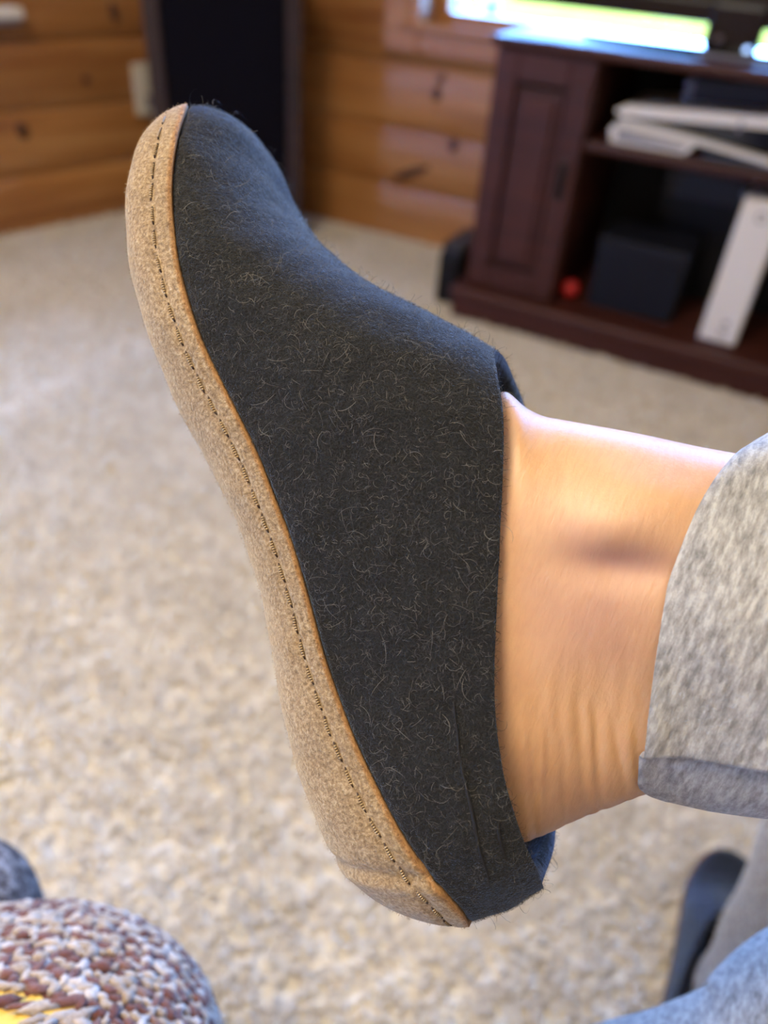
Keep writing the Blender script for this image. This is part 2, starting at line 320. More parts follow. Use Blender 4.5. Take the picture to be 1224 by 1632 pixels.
for lo, hi in (((WX0, YW + 0.10, WZ0), (WX0 + 0.04, YW + 0.14, WZ1)), ((WX1 - 0.04, YW + 0.10, WZ0), (WX1, YW + 0.14, WZ1)), ((WX0 + 0.04, YW + 0.10, WZ0), (WX1 - 0.04, YW + 0.14, WZ0 + 0.036)), ((WX0 + 0.04, YW + 0.10, WZ1 - 0.04), (WX1 - 0.04, YW + 0.14, WZ1))):
    wbox('sash', lo, hi, TRIM, win, 0.004)
wbox('pane', (WX0 + 0.03, YW + 0.118, WZ0 + 0.03), (WX1 - 0.03, YW + 0.121, WZ1 - 0.03), GLASS, win, 0)
# left wall
wall_left = empty('wall_left', (CORNER.x, CORNER.y, 0), 'rounded pine plank wall beside the tall black speaker', None, None, 'structure', (0, 0, LANG))
lp = {}
for k in range(13):
    p = extrude_profile('plank', plank_profile(Z0 + ZS * k, d=0.022), 0, 4.6, PINE, wall_left); p.location = (-4.59, 0.016, 0); lp[k] = p
for px, pz, k, rx, rz in ((-0.37, 0.605, 3, 0.014, 0.028), (-0.50, 0.425, 2, 0.012, 0.014), (-0.74, 0.30, 1, 0.018, 0.026)):
    o = knot(lp[k], px, pz, rx, rz, 0.3, 0.0245)
for nm, lo, hi in (('wall_right', (2.25, -2.25, -0.02), (2.3, 2.55, 2.42)), ('wall_front', (-3.2, -2.3, -0.02), (2.3, -2.25, 2.42))):
    box(nm, lo, hi, PINE, None, 0, kind='structure', label='pine wall out of view')
box('ceiling', (-3.3, -2.3, 2.38), (2.3, 2.6, 2.42), PLAIN, None, 0, kind='structure', label='pale ceiling of the room')
# outside: lawn and shrubs
box('lawn', (-130, 2.75, -1.3), (90, 260, -1.2), LAWN, None, 0, kind='structure', label='bright sunlit lawn outside the window')
def shrub(x, y, r, h, label):
    bm = bmesh.new(); bmesh.ops.create_icosphere(bm, subdivisions=4, radius=1)
    for v in bm.verts:
        n = 1 + 0.16 * math.sin(9 * v.co.x + x) * math.sin(8 * v.co.y) + 0.10 * math.sin(17 * v.co.z + 3 * v.co.x)
        v.co = Vector((v.co.x * r * n, v.co.y * r * n, v.co.z * h * n + h * 0.85))
    o = bm_obj('shrub', bm, LEAF, None, True, label=label, category='shrub'); o.location = (x, y, -1.2); return o
shrub(-10.75, 24.2, 0.34, 0.30, 'larger pale blue green shrub on the lawn, near the window corner'); shrub(-9.75, 24.8, 0.20, 0.26, 'smaller pale blue green shrub on the lawn beside the larger one')

# outlet and white cover on the left wall
def on_left(s, z, out=0.0): p = CORNER + LD * s; nrm = Vector((LD.y, -LD.x, 0)); return Vector((p.x, p.y, z)) + nrm * out
def px_left(px, py):                          # point on the left wall along a sight line (used once to measure)
    d = np.array([(px - CX) / F_PX, (py - CY) / F_PX, 1.0]) @ RM.T; nrm = np.array([LD.y, -LD.x, 0.0]); t = ((np.array(CORNER) - CAM) @ nrm) / (d @ nrm); q = CAM + d * t
    return (Vector(q) - CORNER).dot(LD), q[2]
s0, _z = px_left(211, 140); s1, _z = px_left(254, 140); _s, za = px_left(232, 99); _s, zb = px_left(234, 181)
out = empty('wall_outlet', on_left((s0 + s1) / 2, (za + zb) / 2, 0.022), 'ivory wall outlet on pine wall beside the black speaker', 'outlet', rot=(0, 0, LANG))
hw, hh = (s1 - s0) / 2, (za - zb) / 2
box('cover_plate', (-hw, -0.008, -hh), (hw, 0.02, hh), IVORY, out, 0.004, 3)
for q in (-1, 1): box('socket', (-hw * 0.45, -0.011, q * hh * 0.45 - hh * 0.27), (hw * 0.45, -0.006, q * hh * 0.45 + hh * 0.27), GREYP if q < 0 else IVORY, out, 0.004)
cyl('screw', (0, -0.0095, 0), (0, -0.006, 0), 0.004, SILVER, out, 10)
s0, z0 = px_left(24, 30); _s, z1 = px_left(6, 12)
cov = empty('wall_cover', on_left(s0 - 0.10, (z0 + z1) / 2, 0.022), 'small white plastic wall cover jutting from the pine planks, cut off by frame', 'wall cover', rot=(0, 0, LANG))
box('housing', (-0.10, -0.045, -0.008), (0.10, 0.02, 0.022), WHITEP, cov, 0.008, 3); box('bracket', (-0.09, -0.03, -0.022), (0.092, 0.02, -0.0085), GREYP, cov, 0.004)

# ================================================================== SPEAKER
sp = empty('floor_speaker', (-1.617, 2.06, 0), 'tall floor speaker with black grille cloth in the room corner', 'speaker', rot=(0, 0, math.radians(37)))
w2, H = 0.222, 0.78
box('cabinet', (-w2, 0.02, 0), (w2, 0.26, H), DARKWOOD, sp, 0.004)
for lo, hi in (((-w2, 0, 0), (-w2 + 0.045, 0.02, H)), ((w2 - 0.045, 0, 0), (w2, 0.02, H)), ((-w2 + 0.045, 0, H - 0.055), (w2 - 0.045, 0.02, H)), ((-w2 + 0.045, 0, 0), (w2 - 0.045, 0.02, 0.05))):
    box('frame_rail', lo, hi, DARKWOOD, sp, 0.003)
box('grille', (-w2 + 0.045, 0.008, 0.05), (w2 - 0.045, 0.019, H - 0.055), CLOTH, sp, 0.003)

# ================================================================== TV STAND
SX0, SX1, SY, SYB = -0.762, 0.53, 2.0, 2.45; HT = 0.70
st = empty('tv_stand', (0, SY, 0), 'dark cherry wood media stand with open shelves and panelled door', 'tv stand')
def sb(name, lo, hi, M=CHERRY, par=st, bev=0.003, **k): return box(name, (lo[0], lo[1] - SY, lo[2]), (hi[0], hi[1] - SY, hi[2]), M, par, bev, **k)
sb('top', (SX0 - 0.012, SY - 0.018, HT - 0.022), (SX1 + 0.012, SYB, HT), bev=0.008)
sb('plinth', (SX0 - 0.024, SY - 0.020, 0.0), (SX1 + 0.024, SYB, 0.058), bev=0.004)
sb('base_moulding', (SX0 - 0.034, SY - 0.032, 0.058), (SX1 + 0.034, SYB, 0.092), bev=0.014, seg=4)
DX = 0.252
for x0, x1 in ((SX0, SX0 + 0.02), (SX0 + DX - 0.02, SX0 + DX), (SX1 - DX, SX1 - DX + 0.02), (SX1 - 0.02, SX1)):
    sb('side_panel', (x0, SY + 0.022, 0.092), (x1, SYB, HT - 0.022))
sb('back_panel', (SX0 + 0.02, SYB - 0.02, 0.092), (SX1 - 0.02, SYB - 0.008, HT - 0.022), BLACKBOARD)
sb('shelf', (SX0 + DX, SY + 0.012, 0.484), (SX1 - DX, SYB - 0.02, 0.506), bev=0.006)
for x0, hs in ((SX0, 1), (SX1 - DX, -1)):
    d = sb('door', (x0 + 0.066, SY + 0.010, 0.17), (x0 + DX - 0.066, SY + 0.020, HT - 0.10), bev=0.004)
    z0, z1 = 0.098, HT - 0.026
    for lo, hi in (((x0 + 0.002, SY, z0), (x0 + 0.062, SY + 0.02, z1)), ((x0 + DX - 0.062, SY, z0), (x0 + DX - 0.002, SY + 0.02, z1)), ((x0 + 0.062, SY, z0), (x0 + DX - 0.062, SY + 0.02, z0 + 0.065)), ((x0 + 0.062, SY, z1 - 0.065), (x0 + DX - 0.062, SY + 0.02, z1))):
        sb('door_rail', lo, hi, par=d, bev=0.004)
    sb('raised_panel', (x0 + 0.084, SY + 0.001, 0.19), (x0 + DX - 0.084, SY + 0.012, HT - 0.12), par=d, bev=0.006)
    hx = x0 + DX - 0.036 if hs > 0 else x0 + 0.036
    sb('handle_plate', (hx - 0.011, SY - 0.004, 0.365), (hx + 0.011, SY + 0.002, 0.455), BRONZE, d, 0.003)
    v, f = sweep(catmull([(hx, SY - 0.003, 0.445), (hx, SY - 0.02, 0.437), (hx, SY - 0.024, 0.41), (hx, SY - 0.02, 0.383), (hx, SY - 0.003, 0.375)], 5) - np.array([0, SY, 0]), [0.0045] * 21, 10, up=(1, 0, 0))
    mesh('handle', v, f, BRONZE, d, label='dark bronze pull handle')
# things on and around the stand
pc = empty('plastic_case', (-0.835, 2.06, 0), 'small black plastic case on the carpet against stand side', 'case')
box('body', (-0.034, -0.02, 0.0), (0.034, 0.17, 0.155), BLACK, pc, 0.014, 3); box('lid', (-0.030, -0.012, 0.150), (0.036, 0.165, 0.178), DARKGREY, pc, 0.01, 3)
v, f = sweep(catmull([(0.01, 0.15, 0.165), (0.02, 0.19, 0.23), (0.030, 0.23, 0.25), (0.022, 0.3, 0.1), (0.010, 0.32, 0.02)], 5), [0.006] * 21, 8); mesh('cable', v, f, BLACK, pc)
SH = 0.506; BF = 0.092
gc = empty('game_console', (-0.26, 2.1, SH), 'white game console lying flat between two curved plates on the upper shelf', 'game console')
def curved_plate(name, x0, x1, zf, t, y0, y1, M):
    xs = np.linspace(x0, x1, 22); prof = []
    v = []; n = len(xs)
    for y in (y0, y1):
        for sgn in (1, -1):
            for i, x in enumerate(xs):
                e = min(1, math.sqrt(max(0.0, 1 - max(0, 1 - (x - x0) / (t * 0.8)) ** 2)) + 0.02, math.sqrt(max(0.0, 1 - max(0, 1 - (x1 - x) / (t * 0.8)) ** 2)) + 0.02)
                v.append((x, y, zf(x) + sgn * t / 2 * e))
    f = []
    for i in range(n - 1):
        f += [(i, i + 1, n + i + 1, n + i), (2 * n + i, 3 * n + i, 3 * n + i + 1, 2 * n + i + 1), (i, 2 * n + i, 2 * n + i + 1, i + 1), (n + i, n + i + 1, 3 * n + i + 1, 3 * n + i)]
    f += [(0, n, 3 * n, 2 * n), (n - 1, 3 * n - 1, 4 * n - 1, 2 * n - 1)]
    return mesh(name, v, f, M, gc, False)
curved_plate('upper_plate', -0.208, 0.21, lambda x: 0.066 + (x + 0.2) * 0.075 - ((x + 0.2) / 0.4) ** 2 * 0.004, 0.024, -0.03, 0.23, WHITEP)
curved_plate('lower_plate', -0.200, 0.21, lambda x: 0.043 - ((x + 0.2) / 0.4) ** 1.4 * 0.036, 0.011, -0.035, 0.23, WHITEP)
v = [(-0.19, 0.0, 0.048), (0.2, 0.0, 0.012), (0.2, 0.0, 0.082), (-0.19, 0.0, 0.056)]; v += [(a, 0.22, b) for a, _, b in v]
mesh('core', v, [(0, 1, 2, 3), (7, 6, 5, 4), (0, 4, 5, 1), (1, 5, 6, 2), (2, 6, 7, 3), (3, 7, 4, 0)], BLACKGLOSS, gc, False)
box('port_cover', (0.075, -0.033, 0.062), (0.083, -0.028, 0.088), GREYP, gc, 0.002)
for _n in ('dark_grey_plastic',): bsdf(bpy.data.materials[_n]).inputs['Specular IOR Level'].default_value = 0.25
ds = empty('console_dock', (-0.362, 2.055, SH), 'white edged grey dock under the left end of the flat console', 'dock')
v = [(-0.096, 0, 0), (0.080, 0, 0), (0.098, 0, 0.018), (0.098, 0, 0.021), (-0.10, 0, 0.0355), (-0.104, 0, 0.028)]
v = [(a, -0.005, b) for a, _, b in v] + [(a, 0.16, b) for a, _, b in v]
mesh('shell', v, [(5, 4, 3, 2, 1, 0), tuple(range(6, 12))] + [(i, (i + 1) % 6, 6 + (i + 1) % 6, 6 + i) for i in range(6)], WHITEP, ds, False)
v = [(-0.083, 0, 0.009), (0.072, 0, 0.008), (0.080, 0, 0.0165), (-0.083, 0, 0.030)]; v = [(a, -0.0075, b) for a, _, b in v] + [(a, -0.004, b) for a, _, b in v]
mesh('front_panel', v, [(3, 2, 1, 0), (4, 5, 6, 7)] + [(i, (i + 1) % 4, 4 + (i + 1) % 4, 4 + i) for i in range(4)], GREYP, ds, False)
bs = empty('blue_gleam', (-0.155, 2.06, SH), 'slim blue strip standing in for bluish light beneath the white console', 'case')
box('gleam_strip', (-0.085, -0.01, 0), (0.10, 0.02, 0.006), BLUEGLEAM, bs, 0.002); box('gleam_strip_edge', (-0.085, -0.014, 0.0005), (0.10, -0.0095, 0.0055), DARKGREY, bs, 0.001)  # added strip, its blue imitates a gleam under the lower plate
rt = empty('router', (-0.19, 2.24, SH + 0.0975), 'dark grey box resting on top of the flat white console', 'router', rot=(0, math.radians(-3.5), 0))
box('case_body', (-0.145, -0.045, 0.0), (0.2, 0.08, 0.050), DARKGREY, rt, 0.006); box('end_cap', (-0.150, -0.046, 0.001), (-0.128, 0.08, 0.049), GREYP, rt, 0.004)
bb = empty('black_box', (-0.315, 2.10, BF), 'dark blue grey cube box standing in the lower bay', 'box')
box('carton', (-0.115, -0.02, 0), (0.112, 0.17, 0.185), mat('blue_black_card', (0.006, 0.0065, 0.011), 0.6), bb, 0.004); box('carton_lid', (-0.118, -0.023, 0.150), (0.115, 0.173, 0.188), mat('blue_black_lid', (0.008, 0.0085, 0.014), 0.55), bb, 0.004)
for _n in ('blue_black_card', 'blue_black_lid'): bsdf(bpy.data.materials[_n]).inputs['Specular IOR Level'].default_value = 0.2
re_ = empty('receiver', (-0.10, 2.34, BF), 'black tower case at back of the lower bay under the shelf', 'receiver')
box('chassis', (-0.25, -0.02, 0), (0.22, 0.08, 0.335), BLACK, re_, 0.005); box('front_band', (-0.245, -0.026, 0.262), (0.215, -0.019, 0.33), DARKGREY, re_, 0.003)
cyl('knob', (-0.03, -0.038, 0.30), (-0.03, -0.026, 0.30), 0.016, GREYP, re_, 18, 0.003)
rb = empty('red_ball', (-0.485, 2.10, BF), 'small red ball at front left of the lower bay', 'ball')
bm = bmesh.new(); bmesh.ops.create_uvsphere(bm, u_segments=24, v_segments=14, radius=0.024)
for v in bm.verts: v.co.z += 0.024
bm_obj('ball', bm, REDP, rb, True); cyl('valve', (0, -0.004, 0.0465), (0, -0.004, 0.049), 0.004, mat('dark_red', (0.2, 0.01, 0.01), 0.5), rb, 10)
wc = empty('white_console', (-0.075, 2.035, BF), 'white upright game console standing in the lower bay', 'game console')
box('console_body', (-0.045, 0, 0.004), (0.047, 0.24, 0.352), WHITEP, wc, 0.006, 3); box('foot', (-0.035, 0.01, 0.0), (0.037, 0.23, 0.0045), BLACK, wc, 0.001)
def ring(name, x, z, r, t, y, M, par):
    v, f = sweep([(x + r * math.cos(a), y, z + r * math.sin(a)) for a in np.linspace(0, 2 * math.pi, 25)[:-1]], [t] * 24, 6, up=(0, 1, 0), caps=False)
    nn = 6; f += [(23 * nn + j, 23 * nn + (j + 1) % nn, (j + 1) % nn, j) for j in range(nn)]
    return mesh(name, v, f, M, par)
ring('power_button', 0.005, 0.316, 0.010, 0.0022, -0.0005, MARK, wc)
box('eject_button', (0.002, -0.0015, 0.052), (0.016, 0.001, 0.062), MARK, wc, 0.001); ring('pairing_button', 0.008, 0.033, 0.0065, 0.0022, -0.0005, MARK, wc)

# ================================================================== TELEVISION
TVC = -0.268
tv = empty('television', (TVC, 2.2, HT), 'large black flat television on an oval gloss base', 'television')
box('back_shell', (-0.52, 0.02, 0.075), (0.52, 0.06, 0.69), BLACK, tv, 0.015)
box('screen', (-0.525, 0.006, 0.095), (0.525, 0.0205, 0.70), BLACKGLOSS, tv, 0.001)
for lo, hi in (((-0.547, 0, 0.055), (0.547, 0.03, 0.098)), ((-0.547, 0, 0.70), (0.547, 0.03, 0.722)), ((-0.547, 0, 0.098), (-0.523, 0.03, 0.70)), ((0.523, 0, 0.098), (0.547, 0.03, 0.70))):
    box('bezel', lo, hi, BLACKGLOSS, tv, 0.005, 3)
tx = bpy.data.curves.new('brand_text', 'FONT'); tx.body = 'SAMSUNG'; tx.size = 0.0165; tx.align_x = 'CENTER'; tx.extrude = 0.0004; tx.space_character = 1.1
to = bpy.data.objects.new('brand_text', tx); COL.objects.link(to); bpy.context.view_layer.update()
me = bpy.data.meshes.new_from_object(to.evaluated_get(bpy.context.evaluated_depsgraph_get())); bpy.data.objects.remove(to); me.materials.clear(); me.materials.append(LOGO)
bmk = link(bpy.data.objects.new('brand_mark', me), tv); bmk.rotation_euler = (math.radians(90), 0, 0); bmk.location = (0, -0.001, 0.087)
bm = bmesh.new(); bmesh.ops.create_cone(bm, cap_ends=True, segments=56, radius1=1, radius2=1, depth=0.010)
bmesh.ops.bevel(bm, geom=[e for e in bm.edges if len(e.link_faces) == 2 and e.calc_face_angle(0) > 0.8], offset=0.004, segments=2, affect='EDGES')
for v in bm.verts: v.co = Vector((v.co.x * 0.345, v.co.y * 0.125, v.co.z + 0.005))
bm_obj('base', bm, BLACKGLOSS, tv, True).location = (0, 0.0, 0)
box('neck', (-0.062, -0.01, 0.008), (0.062, 0.04, 0.10), BLACKGLOSS, tv, 0.01, 3); box('base_trim', (-0.05, -0.128, 0.002), (0.30, -0.110, 0.010), GREYP, tv, 0.003)
cyl('remote_sensor', (-0.028, -0.018, 0.028), (-0.028, -0.010, 0.028), 0.010, mat('sensor_brown', (0.12, 0.09, 0.08), 0.3), tv, 18, 0.002)
cyl('standby_light', (0.045, -0.070, 0.020), (0.045, -0.064, 0.020), 0.006, LED, tv, 14)
box('light_holder', (0.037, -0.064, 0.008), (0.053, -0.05, 0.028), BLACK, tv, 0.002)

# ================================================================== SLIPPER (profile tables in mm, heel to toe)
TA = [-128.8,-128.3,-127.0,-124.7,-121.6,-117.7,-112.9,-107.3,-100.9,-93.8,-86.0,-77.6,-68.7,-59.2,-49.2,-38.8,-28.2,-17.2,-6.1,5.2,16.6,27.9,39.1,50.1,61.0,71.5,81.7,91.4,100.7,109.4,117.4,124.9,131.6,137.6,142.8,147.2,150.7,153.4,155.2,156.1,156.2]
TB = [19.1,14.8,7.9,0.7,-6.7,-14.1,-20.4,-25.2,-28.9,-31.5,-33.2,-34.2,-34.6,-34.4,-33.8,-32.6,-30.9,-29.0,-28.0,-28.2,-29.4,-31.3,-33.8,-35.8,-36.8,-37.1,-36.6,-35.5,-33.7,-31.6,-29.3,-26.9,-24.3,-21.7,-19.1,-16.3,-13.4,-10.7,-8.2,-5.8,-5.6]
TT = [48.3,48.3,48.3,48.3,48.3,50.8,53.8,57.1,60.7,64.5,68.5,72.4,76.3,79.8,83.0,85.5,87.0,87.0,85.9,84.1,80.9,75.3,66.3,56.7,47.3,38.5,30.6,24.3,19.8,16.9,15.4,14.8,14.6,14.2,13.0,10.5,7.4,4.3,1.6,-0.9,-1.1]
TW = [5.4,7.7,12.3,17.1,21.9,26.2,30.1,33.4,35.8,37.5,38.3,38.6,38.9,39.3,39.7,40.2,40.8,41.5,42.4,43.3,44.4,45.5,46.6,47.4,48.2,48.7,49.0,48.9,48.2,46.7,44.5,41.6,38.2,34.3,30.0,25.3,20.3,15.3,10.4,6.7,6.1]
TL = [0,0,0,.1,.1,.2,.2,.3,.4,.5,.5,.7,.8,.9,1,.9,.8,.7,.6,.4,.3,.2,.1,0,-.4,-.9,-1.3,-1.7,-2.1,-3.1,-4.1,-5,-5.8,-6.5,-7.1,-7.7,-8.1,-8.6,-8.9,-9,-9]
TS = [1,1.4,2.2,4.2,7.2,8.5,8.0,6.7,4.8,3.0,1.2,-.6,-2.3,-3.6,-4.4,-4.6,-4.2,-3.4,-3.1,-3.2,-3.6,-4.2,-6.0,-8.0,-9.2,-9.3,-8.9,-8.1,-6.8,-5.2,-3.7,-1.8,-.4,.8,1.2,.8,-.7,-2.6,-4.2,-5.0,-5.2]
TC = [27.3,27.9,29.0,30.1,31.0,31.9,32.4,32.5,32.9,33.3,33.7,34.8,36.6,39.1,42.6,46.5,50.6,54.7,58.9,62.7,65.6,66.8,66.9,66.9] + [66.9] * 17
THROAT = 0.0384
NS = 190; _th = np.linspace(0, math.pi, NS); _A = np.array(TA)
SA = (_A[0] + _A[-1]) / 2 - (_A[-1] - _A[0]) / 2 * np.cos(_th)
SA = np.sort(np.concatenate([SA, np.linspace(26, 39, 16)])); NS = len(SA)
_G = (_A[0] + _A[-1]) / 2 - (_A[-1] - _A[0]) / 2 * np.cos(np.linspace(0, math.pi, 200))
tab = lambda t: np.interp(_G, _A, np.array(t, float)) * 0.001
fin = lambda y: np.interp(SA, _G, y)
def smo(x, k=3):
    for _ in range(k): y = x.copy(); y[1:-1] = .25 * x[:-2] + .5 * x[1:-1] + .25 * x[2:]; x = y
    return x
sB, sT, sW, sL, sS, sC = (fin(smo(tab(t), k)) for t, k in ((TB, 8), (TT, 8), (TW, 8), (TL, 8), (TS, 14), (TC, 8))); sA = SA * 0.001
NLO, NHI = 2.6, 2.15
uW = sB + (np.minimum(sT, 0.06) - sB) * 0.37
def shoe(i, phi, side, off=0.0):               # point on the slipper's hull: station i, angle phi, side -1 toward the viewer
    cs = np.abs(np.cos(phi)); sn = np.abs(np.sin(phi)); lo = phi < 0; n = np.where(lo, NLO, NHI)
    l = cs ** (2 / n); s = sn ** (2 / n)
    u = np.where(lo, uW[i] - (uW[i] - sB[i]) * s, uW[i] + (sT[i] - uW[i]) * s)
    lean = 0.0085 * np.clip((u - 0.002) / 0.028, 0, 1.3) ** 1.6 * np.exp((sA[0] - sA[i]) / 0.032)
    return np.stack([np.full_like(u, sA[i]) + lean, sL[i] + side * sW[i] * l, u], -1)
def phi_at(i, u):
    if u <= sB[i]: return -math.pi / 2
    if u >= sT[i]: return math.pi / 2
    if u < uW[i]: return -math.asin(min(1, ((uW[i] - u) / (uW[i] - sB[i])) ** (NLO / 2)))
    return math.asin(min(1, ((u - uW[i]) / (sT[i] - uW[i])) ** (NHI / 2)))
PS = np.array([phi_at(i, sS[i]) for i in range(NS)])
PC = np.array([phi_at(i, sC[i]) if sA[i] < THROAT else math.pi / 2 for i in range(NS)])
PC = np.maximum(PC, PS + 0.02)
def strip_mesh(p0, p1, nt, order=1):
    V = np.zeros((2, NS, nt + 1, 3))
    for k, side in enumerate((-1, 1)):
        for i in range(NS): V[k, i] = shoe(i, np.linspace(p0[i], p1[i], nt + 1), side)
    idx = np.arange(2 * NS * (nt + 1)).reshape(2, NS, nt + 1); F = []
    for k in range(2):
        q = np.stack([idx[k, :-1, :-1], idx[k, 1:, :-1], idx[k, 1:, 1:], idx[k, :-1, 1:]], -1).reshape(-1, 4)
        F.append(q if k == 1 else q[:, ::-1])
    # close the tips between the two sides
    for i, flip in ((0, False), (NS - 1, True)):
        q = np.stack([idx[0, i, :-1], idx[1, i, :-1], idx[1, i, 1:], idx[0, i, 1:]], -1); F.append(q[:, ::-1] if flip else q)
    return V.reshape(-1, 3), np.concatenate(F)
def weld(o, d=0.00015):
    bm = bmesh.new(); bm.from_mesh(o.data); bmesh.ops.remove_doubles(bm, verts=bm.verts, dist=2e-6)
    bmesh.ops.dissolve_degenerate(bm, edges=bm.edges, dist=1e-6); bmesh.ops.recalc_face_normals(bm, faces=bm.faces)
    bm.to_mesh(o.data); bm.free(); o.data.polygons.foreach_set('use_smooth', np.ones(len(o.data.polygons), bool)); o.data.update()
def outward(o, c=(0, 0, 0.02)):
    me = o.data; s = 0
    for p in me.polygons: s += (p.center - Vector((p.center.x * 0.9, 0, c[2]))).dot(p.normal) * p.area
    if s < 0: me.flip_normals()
def displace_out(o, fn):
    me = o.data; me.update(); n = len(me.vertices); co = np.zeros(n * 3); me.vertices.foreach_get('co', co); co = co.reshape(-1, 3)
    nr = np.array([v.normal for v in me.vertices]); co = co + nr * fn(co, nr)[:, None]; me.vertices.foreach_set('co', co.ravel()); me.update()
SL = np.array([[-0.29820130678062984, -0.9443041381386611, 0.1391606098309606], [0.32645925351429894, 0.036100266742599724, 0.9445216389982815], [0.8969394274025485, -0.3270878558358798, -0.29751167730943817]])
SO = np.array([-0.011112561174551387, 0.007265905383360523, 0.262])
def slipper_matrix():
    A_, L_, U_ = (RM @ SL[k] for k in range(3)); A_ = A_ / np.linalg.norm(A_); U_ = U_ - A_ * (U_ @ A_); U_ /= np.linalg.norm(U_)
    Ly = np.cross(U_, A_)                      # local y (right-handed)
    sgn = 1.0 if Ly @ L_ > 0 else -1.0
    Mx = Matrix.Identity(4)
    for r in range(3): Mx[r][0] = A_[r]; Mx[r][1] = Ly[r]; Mx[r][2] = U_[r]; Mx[r][3] = c2w(SO)[r]
    return Mx, sgn
SM, SG = slipper_matrix()
fx = lambda v: np.asarray(v) * np.array([1, SG, 1])
slip = empty('slipper', (0, 0, 0), 'charcoal felt slipper with tan suede sole worn on the raised foot', 'slipper'); slip.matrix_world = SM
V, F = strip_mesh(np.maximum(PS - 0.22, -math.pi / 2), PC, 56)
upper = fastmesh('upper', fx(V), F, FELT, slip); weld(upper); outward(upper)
def felt_lumps(co, nr): return 0.00035 * (np.sin(co[:, 0] * 310 + 3 * np.sin(co[:, 2] * 140)) * np.sin(co[:, 2] * 270 + co[:, 1] * 190)) + 0.0006 * np.sin(co[:, 0] * 75 + 1) * np.sin(co[:, 2] * 90 + co[:, 1] * 40)
def seam_h(x): return np.interp(x, sA, sS)
def upper_off(co, nr): return felt_lumps(co, nr) * np.clip((co[:, 2] - seam_h(co[:, 0])) / 0.006, 0, 1) - 0.0022 * np.clip((seam_h(co[:, 0]) + 0.0012 - co[:, 2]) / 0.0030, 0, 1)
displace_out(upper, upper_off)
md = upper.modifiers.new('thickness', 'SOLIDIFY'); md.thickness = 0.0048; md.offset = -1
V, F = strip_mesh(np.full(NS, -math.pi / 2), np.maximum(PS, -math.pi / 2 + 0.0), 44)
sole = fastmesh('sole', fx(V), F, [SUEDE, RAWEDGE], slip); weld(sole, 0.0001); outward(sole)
# line of stitches some 7 mm below the sole's edge
ST = np.maximum(PS - 0.0, -math.pi / 2)
def seam_pts(side, below):
    out = []
    for i in range(NS):
        if PS[i] <= -1.45: continue
        ph = np.linspace(-math.pi / 2, PS[i], 240); p = shoe(i, ph, side); L = np.concatenate([[0], np.cumsum(np.linalg.norm(np.diff(p, axis=0), axis=1))])
        tgt = L[-1] - below
        if tgt <= 0: continue
        j = min(238, int(np.searchsorted(L, tgt))); out.append(p[j])
    return np.array(out)
near_line = fx(seam_pts(-1, 0.0062)); far_line = fx(seam_pts(1, 0.0062))
allline = np.concatenate([near_line, far_line])
def sole_off(co, nr):
    d = np.full(len(co), 9.0)
    for a in range(0, len(co), 4000): d[a:a + 4000] = np.sqrt(((co[a:a + 4000, None] - allline[None]) ** 2).sum(-1).min(1))
    tipf = np.clip((0.1565 - co[:, 0]) / 0.010, 0.1, 1)
    lip = 0.0012 * tipf - 0.0009 * np.clip((0.152 - co[:, 0]) / 0.02, 0.1, 1) * np.exp(-(d / 0.0011) ** 2)
    q = 0.0002 * np.sin(co[:, 0] * 120 + 2) * np.sin(co[:, 2] * 150) + 0.00015 * np.sin(co[:, 0] * 260 + co[:, 2] * 190)
    fold = -0.0010 * np.exp(-((co[:, 0] + 0.098 + 0.25 * (co[:, 2] + 0.012)) / 0.0016) ** 2) + 0.0006 * np.exp(-((co[:, 0] + 0.102 + 0.25 * (co[:, 2] + 0.012)) / 0.002) ** 2)
    return lip + q * np.clip(d / 0.004, 0, 1) + fold
displace_out(sole, sole_off)
_c = np.array([v.co for v in sole.data.vertices]); _e = sole.data.attributes.new('edge', 'FLOAT', 'POINT')
_e.data.foreach_set('value', np.clip((_c[:, 2] - seam_h(_c[:, 0]) + 0.0019) / 0.0019, 0, 1).astype(np.float32))
md = sole.modifiers.new('thickness', 'SOLIDIFY'); md.thickness = 0.0026; md.offset = -1; md.material_offset_rim = 1
